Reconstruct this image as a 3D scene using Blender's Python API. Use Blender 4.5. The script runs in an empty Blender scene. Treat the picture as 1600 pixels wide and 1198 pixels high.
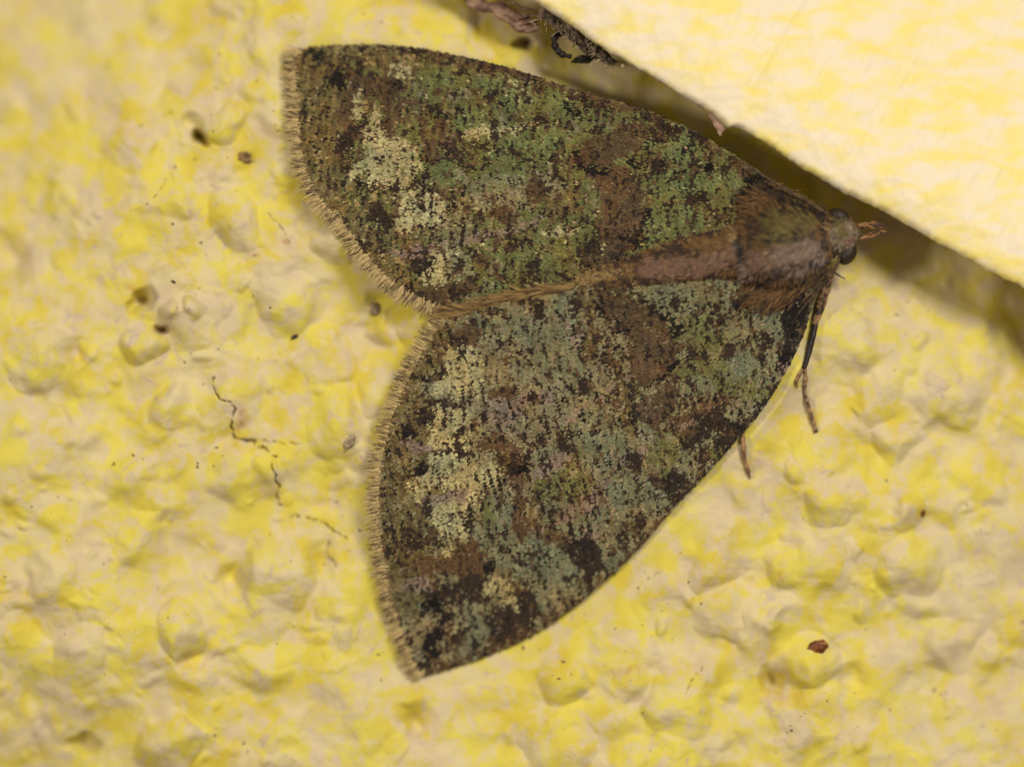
import bpy, math, random
import numpy as np
from math import radians, cos, sin, pi

# 1 Blender unit = 1 cm. The wall stands upright in the XZ plane, the camera looks along +Y.
sc = bpy.context.scene
sc.unit_settings.system = 'METRIC'
sc.unit_settings.scale_length = 0.01
col = sc.collection
rng = np.random.default_rng(11)
random.seed(11)

# ------------------------------------------------------------------ camera
D = 16.0            # camera distance from the wall plane (cm)
Z0 = 0.10           # height above the wall where S holds
S = 2.6 / 1600.0    # cm per photograph pixel at Z0
cam_d = bpy.data.cameras.new('camera')
cam = bpy.data.objects.new('camera', cam_d)
col.objects.link(cam)
cam.location = (0, -D, 0)
cam.rotation_euler = (radians(90), 0, 0)
cam_d.sensor_width = 36
cam_d.lens = 36 * (D - Z0) / 2.6
cam_d.clip_start = 0.1
cam_d.clip_end = 200
cam_d.dof.use_dof = True
cam_d.dof.focus_distance = D - 0.095
cam_d.dof.aperture_fstop = cam_d.lens * 1e-3 / 1.7
sc.camera = cam

# ------------------------------------------------------------------ world, lamps, exposure
w = bpy.data.worlds.new('World')
sc.world = w
w.use_nodes = True
bg = w.node_tree.nodes['Background']
bg.inputs[0].default_value = (1.0, 0.86, 0.66, 1)
bg.inputs[1].default_value = 0.20


def area(name, direction, dist, size, power, colour):
    d = bpy.data.lights.new(name, 'AREA')
    d.shape = 'DISK'
    d.size = size
    d.energy = power
    d.color = colour
    o = bpy.data.objects.new(name, d)
    col.objects.link(o)
    from mathutils import Vector
    v = Vector(direction).normalized()
    o.location = v * dist
    o.rotation_euler = (-v).to_track_quat('-Z', 'Y').to_euler()
    return o


area('flash_lamp', (0.50, -1.0, 0.60), 22, 6.0, 4300, (1.0, 0.93, 0.82))
area('porch_lamp', (-0.85, -1.0, 0.05), 30, 5.0, 3900, (1.0, 0.90, 0.74))

sc.view_settings.view_transform = 'Standard'
sc.view_settings.look = 'None'
sc.view_settings.exposure = -0.10
sc.view_settings.gamma = 1.0
sc.render.engine = 'CYCLES'
sc.cycles.max_bounces = 6

# ------------------------------------------------------------------ helpers


def PX(px, py, z):
    """photograph pixel + height above the wall -> local (x, y, height) in cm"""
    f = S * (D - z) / (D - Z0)
    return np.stack([(np.asarray(px, float) - 800) * f, (599 - np.asarray(py, float)) * f, np.asarray(z, float) + 0 * np.asarray(px, float)], -1)


def up(a):
    """local (x, y, height) -> world: the wall is vertical"""
    a = np.asarray(a, float)
    return np.stack([a[..., 0], -a[..., 2], a[..., 1]], -1)


def hash2(ix, iy, seed):
    n = (ix.astype(np.int64) * 374761393 + iy.astype(np.int64) * 668265263 + seed * 974711) & 0x7fffffff
    n = ((n ^ (n >> 13)) * 1274126177) & 0x7fffffff
    n = ((n ^ (n >> 16)) * 1103515245 + 12345) & 0x7fffffff
    return (n ^ (n >> 11)) / float(0x7fffffff)


def noise(x, y, seed=0):
    """gradient noise, about -1..1"""
    x = np.asarray(x, float); y = np.asarray(y, float)
    ix = np.floor(x); iy = np.floor(y)
    fx = x - ix; fy = y - iy
    u = fx * fx * fx * (fx * (fx * 6 - 15) + 10)
    v = fy * fy * fy * (fy * (fy * 6 - 15) + 10)

    def g(ox, oy):
        a = hash2(ix + ox, iy + oy, seed) * 2 * pi
        return np.cos(a) * (fx - ox) + np.sin(a) * (fy - oy)
    return 1.5 * ((g(0, 0) * (1 - u) + g(1, 0) * u) * (1 - v) + (g(0, 1) * (1 - u) + g(1, 1) * u) * v)


def fbm(x, y, seed=0, octaves=4, gain=0.5):
    s = 0; a = 1; f = 1
    for k in range(octaves):
        s = s + a * noise(x * f, y * f, seed + 17 * k)
        a *= gain; f *= 2.03
    return s


def inside(px, py, poly):
    px = np.asarray(px, float); py = np.asarray(py, float)
    r = np.zeros(px.shape, bool)
    n = len(poly)
    for i in range(n):
        x0, y0 = poly[i]; x1, y1 = poly[(i + 1) % n]
        if y0 == y1:
            continue
        c = ((y0 > py) != (y1 > py)) & (px < (x1 - x0) * (py - y0) / (y1 - y0) + x0)
        r ^= c
    return r


def seg_dist(px, py, line):
    """distance to a polyline"""
    best = np.full(np.asarray(px).shape, 1e9)
    for (x0, y0), (x1, y1) in zip(line[:-1], line[1:]):
        dx, dy = x1 - x0, y1 - y0
        t = np.clip(((px - x0) * dx + (py - y0) * dy) / (dx * dx + dy * dy + 1e-9), 0, 1)
        best = np.minimum(best, np.hypot(px - x0 - t * dx, py - y0 - t * dy))
    return best


def smooth_line(pts, n, closed=False):
    """Catmull-Rom through pts, n points evenly spaced along it"""
    p = np.asarray(pts, float)
    out = []
    m = len(p)
    for i in range(m - 1):
        p0 = p[max(i - 1, 0)]; p1 = p[i]; p2 = p[i + 1]; p3 = p[min(i + 2, m - 1)]
        t = np.linspace(0, 1, 16, endpoint=False)[:, None]
        out.append(0.5 * ((2 * p1) + (-p0 + p2) * t + (2 * p0 - 5 * p1 + 4 * p2 - p3) * t ** 2 + (-p0 + 3 * p1 - 3 * p2 + p3) * t ** 3))
    out.append(p[-1:])
    q = np.concatenate(out)
    d = np.concatenate([[0], np.cumsum(np.linalg.norm(np.diff(q, axis=0), axis=1))])
    t = np.linspace(0, d[-1], n)
    return np.stack([np.interp(t, d, q[:, k]) for k in range(q.shape[1])], -1)


def build(name, co, faces, mat, parent=None, origin=(0, 0, 0), smooth=True, attrs=None, colours=None):
    """co: world coordinates (n,3); faces: (m,k) int array or list of such arrays -> ONE mesh object"""
    me = bpy.data.meshes.new(name)
    co = np.asarray(co, np.float32) - np.asarray(origin, np.float32)
    fl = faces if isinstance(faces, list) else [faces]
    fl = [np.asarray(f, np.int32) for f in fl if len(f)]
    nl = sum(f.size for f in fl); nf = sum(len(f) for f in fl)
    me.vertices.add(len(co)); me.vertices.foreach_set('co', co.ravel())
    me.loops.add(nl); me.polygons.add(nf)
    me.loops.foreach_set('vertex_index', np.concatenate([f.ravel() for f in fl]))
    st = []; a = 0
    for f in fl:
        st.append(a + np.arange(len(f)) * f.shape[1]); a += f.size
    me.polygons.foreach_set('loop_start', np.concatenate(st).astype(np.int32))
    me.polygons.foreach_set('use_smooth', np.full(nf, smooth, bool))
    me.update(calc_edges=True)
    for k, v in (attrs or {}).items():
        at = me.attributes.new(k, 'FLOAT', 'POINT')
        at.data.foreach_set('value', np.asarray(v, np.float32).ravel())
    if colours is not None:
        at = me.attributes.new('tint', 'FLOAT_COLOR', 'POINT')
        c = np.ones((len(co), 4), np.float32); c[:, :3] = colours
        at.data.foreach_set('color', c.ravel())
    me.validate()
    if mat:
        me.materials.append(mat)
    o = bpy.data.objects.new(name, me)
    col.objects.link(o)
    if parent:
        o.parent = parent
    elif tuple(origin) != (0, 0, 0):
        o.location = origin
    return o


def tag(o, label=None, cat=None, kind=None, group=None):
    if label: o['label'] = label
    if cat: o['category'] = cat
    if kind: o['kind'] = kind
    if group: o['group'] = group
    return o


def grid_faces(nu, nv, close_v=False):
    i = np.arange(nu - 1)[:, None]; j = np.arange(nv if close_v else nv - 1)[None, :]
    j2 = (j + 1) % nv
    return np.stack([i * nv + j, (i + 1) * nv + j, (i + 1) * nv + j2, i * nv + j2], -1).reshape(-1, 4)


def srgb(r, g, b):
    c = np.array([r, g, b], float) / 255
    return np.where(c <= 0.04045, c / 12.92, ((c + 0.055) / 1.055) ** 2.4)


class Nodes:
    def __init__(self, name):
        self.m = bpy.data.materials.new(name)
        self.m.use_nodes = True
        self.t = self.m.node_tree
        self.b = self.t.nodes['Principled BSDF']

    def new(self, kind, **kw):
        n = self.t.nodes.new(kind)
        for k, v in kw.items():
            setattr(n, k, v)
        return n

    def put(self, sock, v):
        if isinstance(v, bpy.types.NodeSocket):
            self.t.links.new(v, sock)
        else:
            if isinstance(v, (tuple, list, np.ndarray)) and len(v) == 3 and sock.type == 'RGBA':
                v = (*v, 1)
            sock.default_value = v

    def coord(self, scale=(1, 1, 1), rot=(0, 0, 0)):
        g = self.new('ShaderNodeNewGeometry')
        mp = self.new('ShaderNodeMapping')
        self.t.links.new(g.outputs['Position'], mp.inputs[0])
        mp.inputs['Scale'].default_value = scale
        mp.inputs['Rotation'].default_value = rot
        return mp.outputs[0]

    def noise(self, vec, scale, detail=4, rough=0.55, distortion=0.0):
        n = self.new('ShaderNodeTexNoise')
        self.put(n.inputs['Vector'], vec)
        n.inputs['Scale'].default_value = scale
        n.inputs['Detail'].default_value = detail
        n.inputs['Roughness'].default_value = rough
        n.inputs['Distortion'].default_value = distortion
        return n.outputs[0]

    def ramp(self, v, lo, hi):
        n = self.new('ShaderNodeMapRange')
        n.interpolation_type = 'SMOOTHSTEP'
        self.put(n.inputs[0], v)
        n.inputs[1].default_value = lo; n.inputs[2].default_value = hi
        return n.outputs[0]

    def math(self, op, a, b=0.0, clamp=False):
        n = self.new('ShaderNodeMath', operation=op, use_clamp=clamp)
        self.put(n.inputs[0], a); self.put(n.inputs[1], b)
        return n.outputs[0]

    def mix(self, f, a, b, mode='MIX'):
        n = self.new('ShaderNodeMix', data_type='RGBA', blend_type=mode)
        self.put(n.inputs[0], f); self.put(n.inputs[6], a); self.put(n.inputs[7], b)
        return n.outputs[2]

    def attr(self, name, what='Fac'):
        n = self.new('ShaderNodeAttribute', attribute_name=name)
        return n.outputs[what]

    def bump(self, h, dist, strength=1.0, prev=None):
        n = self.new('ShaderNodeBump')
        self.put(n.inputs['Height'], h)
        n.inputs['Distance'].default_value = dist
        n.inputs['Strength'].default_value = strength
        if prev: self.t.links.new(prev, n.inputs['Normal'])
        return n.outputs[0]

    def done(self, colour, rough=0.6, normal=None, spec=0.4, sheen=0.0):
        self.put(self.b.inputs['Base Color'], colour)
        self.put(self.b.inputs['Roughness'], rough)
        self.b.inputs['Specular IOR Level'].default_value = spec
        if sheen:
            self.b.inputs['Sheen Weight'].default_value = sheen
        if normal: self.t.links.new(normal, self.b.inputs['Normal'])
        return self.m


# ------------------------------------------------------------------ wing outlines (photograph pixels)
UP_COSTA = [(1288, 336), (1250, 312), (1220, 292), (1180, 264), (1130, 232), (1080, 203), (1020, 177), (960, 158), (900, 141), (850, 124),
            (800, 108), (760, 98), (700, 85), (640, 75), (580, 71), (530, 72), (490, 74), (468, 79)]
UP_OUTER = [(468, 79), (467, 130), (471, 190), (481, 255), (503, 306), (540, 345), (570, 388), (612, 432), (650, 458), (700, 482)]
UP_INNER = [(1225, 385), (1160, 400), (1080, 418), (1000, 432), (930, 444), (850, 462), (780, 476), (700, 482)]
LO_COSTA = [(1294, 428), (1276, 462), (1263, 502), (1246, 545), (1220, 594), (1190, 641), (1150, 687), (1110, 733), (1060, 785), (1010, 843),
            (960, 893), (900, 944), (830, 990), (760, 1021), (700, 1042), (664, 1050)]
LO_OUTER = [(704, 492), (666, 548), (638, 602), (617, 655), (603, 710), (598, 760), (597, 808), (602, 856), (609, 902), (618, 942), (634, 985), (648, 1022), (664, 1050)]
LO_INNER = [(1225, 400), (1180, 418), (1120, 428), (1060, 434), (1000, 436), (930, 442), (860, 452), (780, 470), (704, 492)]
UP_POLY = np.concatenate([smooth_line(UP_COSTA, 90)[:-1], smooth_line(UP_OUTER, 60)[:-1], smooth_line(UP_INNER, 60)[::-1]])
LO_POLY = np.concatenate([smooth_line(LO_COSTA, 90)[:-1], smooth_line(LO_OUTER, 60)[::-1][:-1], smooth_line(LO_INNER, 60)[::-1]])
AX = np.array([-0.980, 0.199])       # body axis, head to tail, in the picture plane
HEAD = np.array([1305.0, 368.0])


def axis_d(px, py):
    """signed distance from the body axis, + towards the lower wing"""
    return (px - HEAD[0]) * (-AX[1]) * -1 * -1 + (py - HEAD[1]) * AX[0] * -1


def wing_z(px, py, lower):
    d = np.abs((px - HEAD[0]) * AX[1] * 1.0 - (py - HEAD[1]) * AX[0])
    t = np.clip(((px - HEAD[0]) * AX[0] + (py - HEAD[1]) * AX[1]) / 700, 0, 1.2)
    z = 0.135 - 0.062 * np.clip(d / 330, 0, 1.6) - 0.030 * t
    z = z + 0.016 * np.sin(np.clip(d / 420, 0, 1) * pi) * (0.4 + t)
    z = z + 0.004 * noise(px / 140, py / 140, 5) + 0.0016 * noise(px / 45, py / 45, 6)
    if lower:
        z = z + 0.012 * np.exp(-(d / 60) ** 2)
    else:
        z = z - 0.016 * np.exp(-(d / 50) ** 2)
    return z


# ------------------------------------------------------------------ wall
def spaced(lo, hi, step, far):
    a = np.arange(lo, hi + step, step)
    g = []; s = step; v = 0
    while v < far:
        s *= 1.14; v += s; g.append(v)
    g = np.array(g)
    return np.concatenate([lo - g[::-1], a, a[-1] + g])


GX = spaced(-30, 1630, 1.85, 2200)
GY = spaced(-30, 1228, 1.85, 2000)
gx, gy = np.meshgrid(GX, GY, indexing='ij')
wx = gx + 15 * noise(gx / 62, gy / 62, 31) + 3.5 * noise(gx / 22, gy / 22, 32)
wy = gy + 15 * noise(gx / 62, gy / 62, 33) + 3.5 * noise(gx / 22, gy / 22, 34)
h = 0.030 * fbm(gx / 230, gy / 230, 1, 2)
h += 0.013 * fbm(wx / 85, wy / 85, 2, 2)
h += 0.02
# lumps of the roughcast coat, overlapping caps of many sizes
caps = np.zeros_like(h)


def cap(x, y, r, hh, sharp=1.0, ax=1.0, rot=0.0, amount=None):
    global caps
    R = r * max(ax, 1) * 1.5
    i0, i1 = np.searchsorted(GX, [x - R, x + R]); j0, j1 = np.searchsorted(GY, [y - R, y + R])
    if i1 <= i0 or j1 <= j0: return
    X = wx[i0:i1, j0:j1] - x; Y = wy[i0:i1, j0:j1] - y
    c, s = cos(radians(rot)), sin(radians(rot))
    q = ((X * c + Y * s) / ax) ** 2 + (-X * s + Y * c) ** 2
    q = np.clip(1 - q / (r * r), 0, 1)
    v = hh * q ** (1.7 / sharp) if hh > 0 else hh * q ** 2.0
    sub = caps[i0:i1, j0:j1]
    if hh > 0:
        caps[i0:i1, j0:j1] = np.maximum(sub, v) + 0.35 * np.minimum(sub, v) * (sub > 0)
    else:
        caps[i0:i1, j0:j1] = sub + v


for k in range(420):
    x = rng.uniform(-120, 1720); y = rng.uniform(-120, 1320)
    r = rng.choice([16, 22, 30, 42, 60], p=[.3, .27, .23, .14, .06]) * rng.uniform(.8, 1.25)
    cap(x, y, r, 0.00056 * r * rng.uniform(.45, 1.15), 1.0, rng.uniform(1, 1.6), rng.uniform(0, 180))
for k in range(900):
    x = rng.uniform(-60, 1660); y = rng.uniform(-60, 1260)
    if noise(np.array([x / 130.]), np.array([y / 130.]), 92)[0] < -.05: continue
    r = rng.uniform(6, 15)
    cap(x, y, r, 0.00075 * r * rng.uniform(.4, 1.0), 1.2, rng.uniform(1, 1.5), rng.uniform(0, 180))
LUMPS = [(272, 640, 40, .040), (365, 345, 48, .040), (530, 665, 58, .045), (412, 735, 36, .034), (452, 470, 55, .040), (530, 372, 44, .050),
         (655, 505, 46, .050), (600, 520, 30, .03), (282, 985, 44, .045), (262, 1165, 52, .050), (1262, 1035, 48, .050), (1226, 885, 40, .032),
         (1422, 885, 52, .030), (1300, 790, 44, .028), (1418, 795, 36, .030), (1480, 1010, 46, .040), (1060, 1095, 60, .030), (880, 1068, 40, .035),
         (590, 610, 40, .03), (350, 190, 36, .035), (225, 535, 34, .045), (268, 492, 20, .030), (300, 485, 18, .03), (120, 1020, 50, .03),
         (80, 900, 50, .03), (1120, 880, 46, .03), (1320, 540, 60, .035), (1500, 620, 50, .035), (880, 1150, 60, .03), (430, 900, 60, .035),
         (1400, 690, 44, .03), (1130, 960, 50, .03), (200, 130, 60, .03), (60, 560, 60, .03)]
for l in LUMPS:
    cap(*l, 1.5)
cap(1218, 968, 17, .034, 1.0, 2.2, -60)
cap(700, 950, 40, .012)
for p in [(315, 216, 15, -.10), (300, 200, 26, -.03), (226, 462, 26, -.075), (212, 482, 18, -.04), (248, 515, 8, -.055, 1.0, 2.2, 25), (128, 1160, 18, -.05, 1.0, 1.6, -20),
          (823, 70, 15, -.10, 1.0, 1.4, 10), (650, 1125, 44, -.045), (365, 905, 46, -.05), (300, 1020, 40, -.03), (110, 550, 34, -.035), (10, 400, 50, -.05),
          (1210, 1062, 26, -.045), (585, 470, 24, -.03), (500, 880, 40, -.03), (60, 1080, 44, -.03), (1330, 1060, 34, -.03), (590, 960, 34, -.03)]:
    cap(*p)
h += caps
h += 0.0014 * fbm(wx / 21, wy / 21, 3, 3, .5)
h += 0.0022 * np.clip(fbm(gx / 34, gy / 34, 8, 3), 0.1, 1)
# cracks in the coat
CRACKS = [([(331, 590), (335, 603), (337, 614), (345, 627), (360, 629), (366, 640), (363, 655), (361, 671), (370, 683), (384, 687), (397, 690), (400, 698), (415, 701), (424, 707), (431, 714)], 1.5),
          ([(424, 725), (430, 742), (437, 760), (434, 772), (439, 788)], 1.2), ([(478, 810), (492, 811), (503, 815), (514, 822), (528, 832), (540, 840)], 1.2),
          ([(451, 812), (462, 805), (468, 808)], .9), ([(383, 691), (401, 688), (425, 690), (450, 694)], .6), ([(452, 692), (466, 692)], .8), ([(515, 845), (510, 862), (525, 884)], .7),
          ([(415, 332), (436, 350), (452, 382)], .3), ([(205, 330), (232, 318), (256, 288), (268, 262)], .3), ([(1010, 905), (1034, 890)], .7), ([(1070, 1090), (1083, 1058), (1098, 1040)], .35)]
crack = np.zeros_like(h)
for line, wd in CRACKS:
    q = smooth_line(line, max(6, len(line) * 3)) + rng.normal(0, 1.3, (max(6, len(line) * 3), 2))
    x0, y0 = q.min(0) - 12; x1, y1 = q.max(0) + 12
    i0, i1 = np.searchsorted(GX, [x0, x1]); j0, j1 = np.searchsorted(GY, [y0, y1])
    dd = seg_dist(gx[i0:i1, j0:j1], gy[i0:i1, j0:j1], q)
    wv = wd * (0.55 + 0.75 * noise(gx[i0:i1, j0:j1] / 11, gy[i0:i1, j0:j1] / 11, 77))
    crack[i0:i1, j0:j1] = np.maximum(crack[i0:i1, j0:j1], np.clip(1.25 - dd / np.maximum(wv * 1.5, .3), 0, 1))
h -= 0.012 * crack
# the wall recedes towards the upper corner and behind the board
h -= 0.38 * np.clip((560 - gx - 0.9 * gy) / 600, 0, 1.2) ** 1.3
h -= 0.10 * np.clip((gy - 930 - 0.2 * gx) / 260, 0, 1.3) * np.clip((500 - gx) / 400, 0, 1)
h -= 0.05 * np.clip((gx - 1350) / 250, 0, 1.3)
bd = (gx - 830) * 0.5 - gy * 0.866      # distance past the board's edge line, + under the board
h -= 0.11 * np.clip((bd + 190) / 170, 0, 1.2)
# under the moth the wall stays clear of the wings
m = np.zeros_like(h)
for poly, lower in ((UP_POLY, False), (LO_POLY, True)):
    i0, i1 = np.searchsorted(GX, [poly[:, 0].min(), poly[:, 0].max()]); j0, j1 = np.searchsorted(GY, [poly[:, 1].min(), poly[:, 1].max()])
    m[i0:i1, j0:j1] = np.maximum(m[i0:i1, j0:j1], inside(gx[i0:i1, j0:j1], gy[i0:i1, j0:j1], poly))
for axis in (0, 1):
    for k in range(2):
        r = 6
        c = np.cumsum(np.pad(m, [(r + 1, r) if a == axis else (0, 0) for a in (0, 1)], mode='edge'), axis=axis)
        m = (np.take(c, np.arange(2 * r + 1, c.shape[axis]), axis=axis) - np.take(c, np.arange(0, c.shape[axis] - 2 * r - 1), axis=axis)) / (2 * r + 1)
wz0 = np.minimum(wing_z(gx, gy, True), wing_z(gx, gy, False))
# the coat swells up to the resting wing margins, so the fringe all but touches it
m2 = m.copy()
for axis in (0, 1):
    for k in range(2):
        r = 22
        c = np.cumsum(np.pad(m2, [(r + 1, r) if a == axis else (0, 0) for a in (0, 1)], mode='edge'), axis=axis)
        m2 = (np.take(c, np.arange(2 * r + 1, c.shape[axis]), axis=axis) - np.take(c, np.arange(0, c.shape[axis] - 2 * r - 1), axis=axis)) / (2 * r + 1)
near = np.clip(m2 * 3.2, 0, 1) * np.clip((-bd - 170) / 120, 0, 1)
rise = np.maximum(wz0 - .026 + .55 * (h - .03), h)
h = h + (rise - h) * near
h = h + (np.minimum(h, wz0 - .016) - h) * np.clip(m2 * 6, 0, 1)
zl = np.minimum(h, wz0 - 0.024)
h = h + (zl - h) * np.clip(m * 1.6, 0, 1)


def wall_z(px, py):
    i = np.clip(np.searchsorted(GX, px), 0, len(GX) - 1); j = np.clip(np.searchsorted(GY, py), 0, len(GY) - 1)
    return h[i, j]


# rusty stains of their own shape
STAIN = [(205, 442, 14, 5, .9), (252, 516, 10, 6, 1), (372, 655, 6, 22, .9), (368, 690, 8, 16, .5), (1225, 893, 10, 16, .7), (391, 398, 5, 5, .8), (445, 374, 8, 3, .9), (383, 246, 9, 8, .6),
         (338, 1028, 6, 5, .9), (990, 1045, 60, 7, .55), (923, 1066, 6, 6, .8), (360, 345, 34, 7, .35), (1230, 1090, 30, 12, .4), (420, 215, 40, 8, .3), (225, 585, 50, 6, .35), (1160, 560, 10, 10, .3)]
stain = np.zeros_like(h)
for x, y, rx, ry, a in STAIN:
    q = ((wx - x) / rx) ** 2 + ((wy - y) / ry) ** 2
    stain = np.maximum(stain, a * np.exp(-q) * (0.65 + 0.5 * fbm(gx / 9, gy / 9, 50, 2)))

M = Nodes('yellow_wall_paint')
co = M.coord()
n_big = M.noise(co, 3.2, 3, .55, .4)
n_mid = M.noise(co, 14, 5, .6, .6)
n_fine = M.noise(co, 42, 4, .6)
n_spk = M.noise(co, 120, 2, .5)
blotchy = M.math('ADD', M.math('MULTIPLY', n_mid, 0.72), M.math('ADD', M.math('MULTIPLY', n_big, 0.18), M.math('MULTIPLY', n_fine, 0.22)))
n_hue = M.noise(co, 6.5, 4, .5)
yel = M.mix(M.ramp(n_hue, .38, .66), srgb(212, 198, 86), srgb(202, 182, 66))
yel = M.mix(M.math('MULTIPLY', M.ramp(n_big, .45, .7), .35), yel, srgb(200, 193, 124))
pale = M.mix(M.ramp(M.noise(co, 17, 3), .4, .62), srgb(208, 193, 158), srgb(200, 182, 162))
c = M.mix(M.math('MULTIPLY', M.ramp(blotchy, .47, .64), .82), yel, pale)  # random pale pinkish blotches mixed into the yellow by layered noise
# lilac-grey grime in small ragged patches
gr = M.math('MULTIPLY', M.ramp(M.noise(co, 19, 6, .68, .8), .57, .65), M.ramp(M.noise(co, 2.6, 2), .38, .58))
c = M.mix(M.math('MULTIPLY', gr, .7), c, srgb(184, 164, 156))
c = M.mix(M.math('MULTIPLY', M.ramp(n_spk, .70, .76), .35), c, srgb(150, 125, 95))
c = M.mix(M.math('MULTIPLY', M.attr('stain'), .75), c, srgb(150, 92, 30))
c = M.mix(M.math('MULTIPLY', M.attr('crack'), .85), c, srgb(62, 48, 36))
nb = M.bump(M.noise(co, 60, 4, .55), 0.0016, .5)
nb = M.bump(M.math('MULTIPLY', M.ramp(blotchy, .50, .68), -1.0), 0.0016, .5, nb)
wall_mat = M.done(c, .72, nb, .2)

wall = build('wall', up(PX(gx, gy, h)).reshape(-1, 3), grid_faces(len(GX), len(GY)), wall_mat, attrs={'stain': stain, 'crack': crack})
tag(wall, 'yellow painted roughcast wall with worn pale patches and fine cracks', 'wall', 'structure')

# ------------------------------------------------------------------ small grit on the wall
G = Nodes('dark_grit')
grit_mat = G.done(G.mix(G.noise(G.coord(), 70, 2), srgb(40, 32, 30), srgb(96, 74, 58)), .7)
sv, sf = [], []
k = 0
while k < 480:
    x, y = rng.uniform(-20, 1620), rng.uniform(-20, 1218)
    if (x - 830) * 0.5 - y * 0.866 > -30: continue
    if noise(np.array([x / 210.]), np.array([y / 210.]), 91)[0] < -0.12: continue
    k += 1
    r = rng.choice([.9, 1.3, 1.8, 2.6], p=[.42, .36, .17, .05]); a = rng.uniform(0, pi); el = rng.uniform(1, 2.4)
    z = float(wall_z(x, y)); b = len(sv)
    for q in range(6):
        t = q * pi / 3
        u, v = r * el * cos(t) * rng.uniform(.7, 1.2), r * sin(t) * rng.uniform(.7, 1.2)
        sv.append((x + u * cos(a) - v * sin(a), y + u * sin(a) + v * cos(a), float(wall_z(x + u * cos(a) - v * sin(a), y + u * sin(a) + v * cos(a))) - .0005))
    sv.append((x, y, z + r * S * .7))
    sf += [(b + q, b + (q + 1) % 6, b + 6) for q in range(6)]
sv = np.array(sv)
tag(build('dirt_specks', up(PX(sv[:, 0], sv[:, 1], sv[:, 2])), np.array(sf), grit_mat, wall), kind='stuff')


def lump(name, px, py, rx, ry, rot, thick, mat, seed, rough=.3, zoff=0.0, parent=None, z=None, hollow=0.0, n=26):
    """an irregular solid crumb lying at a wall point"""
    th = np.linspace(0, pi, n // 2 + 1)[:, None]; ph = np.linspace(0, 2 * pi, n, endpoint=False)[None, :]
    X = np.sin(th) * np.cos(ph); Y = np.sin(th) * np.sin(ph); Zc = np.cos(th) + 0 * ph
    f = 1 + rough * fbm(X * 1.7 + seed, Y * 1.7 + Zc * 1.3, seed, 3)
    X, Y, Zc = X * f * rx, Y * f * ry, Zc * f
    if hollow:
        Zc = Zc - hollow * np.exp(-((X / rx) ** 2 + (Y / ry) ** 2) / .18) * (Zc > 0)
    c, s = cos(radians(rot)), sin(radians(rot))
    zz = float(wall_z(px, py)) if z is None else z
    pos = PX(px + X * c - Y * s, py + X * s + Y * c, zz + zoff + thick * (0.6 + Zc))
    o = up(PX(px, py, zz))
    return build(name, up(pos).reshape(-1, 3), grid_faces(n // 2 + 1, n, True), mat, parent, tuple(o) if parent is None else (0, 0, 0))


def simple(name, a, b, scale=40, rough=.6, spec=.4, bumpd=.004):
    N = Nodes(name)
    cc = N.coord()
    return N.done(N.mix(N.ramp(N.noise(cc, scale, 4), .35, .65), a, b), rough, N.bump(N.noise(cc, scale * 2.2, 4), bumpd, .8), spec)


rust = simple('rust_brown', srgb(96, 48, 10), srgb(140, 78, 18), 35, .45)
black = simple('soot_black', srgb(24, 19, 20), srgb(46, 36, 34), 50, .5)
greyc = simple('grey_grit', srgb(120, 104, 84), srgb(176, 158, 128), 60, .7)
browng = simple('brown_grit', srgb(88, 66, 44), srgb(140, 112, 70), 60, .7)
tag(lump('brown_crumb', 1278, 1010, 16, 10.5, -18, .009, rust, 3, .22), 'rust brown oval crumb stuck on a pale lump of the wall', 'crumb')
tag(lump('black_speck', 461, 526, 6.5, 3.2, -25, .004, black, 4, .25), 'tiny black oval speck on the yellow wall beside the notch between the wings', 'speck')
tag(lump('hollow_grit', 383, 246, 11, 9, 20, .008, browng, 5, .3, hollow=1.0), 'small hollow brown grain stuck on the wall beside the wing tip', 'grit')
tag(lump('grey_grit', 586, 483, 7, 11, -10, .008, greyc, 6, .4), 'rough grey grain in a hollow of the wall beside the wing fringe', 'grit')
tag(lump('dark_speck', 1441, 801, 5, 6, 0, .006, rust, 8, .3), 'small reddish brown speck on a pale wall lump away from the moth', 'speck')
tag(lump('pale_grit', 546, 690, 8, 11, 30, .007, greyc, 12, .3), 'pale grey grain by the lower wing fringe above the fine crack', 'grit')

# ------------------------------------------------------------------ board with chipped edge
EDGE = [(560, -150), (760, -42), (832, 1), (870, 27), (906, 51), (948, 80), (990, 104), (1020, 122), (1050, 141), (1080, 159), (1104, 173), (1119, 184), (1134, 199), (1143, 200), (1153, 201),
        (1170, 210), (1199, 227), (1240, 255), (1270, 274), (1300, 291), (1319, 304), (1329, 306), (1353, 319), (1383, 332), (1406, 346), (1427, 357), (1466, 380), (1504, 401), (1542, 422), (1575, 438),
        (1600, 450), (1700, 505), (1950, 640), (2300, 835)]
NE = 1300
e = smooth_line(EDGE, NE)
nrm = np.array([0.5, -0.866])
al = np.arange(NE)
e = e + nrm * (1.3 * fbm(e[:, 0] / 26, e[:, 1] / 26, 41, 4, .6) + 1.2 * np.clip(noise(e[:, 0] / 9, 0 * al, 43) - .35, 0, 1))[:, None]
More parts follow.
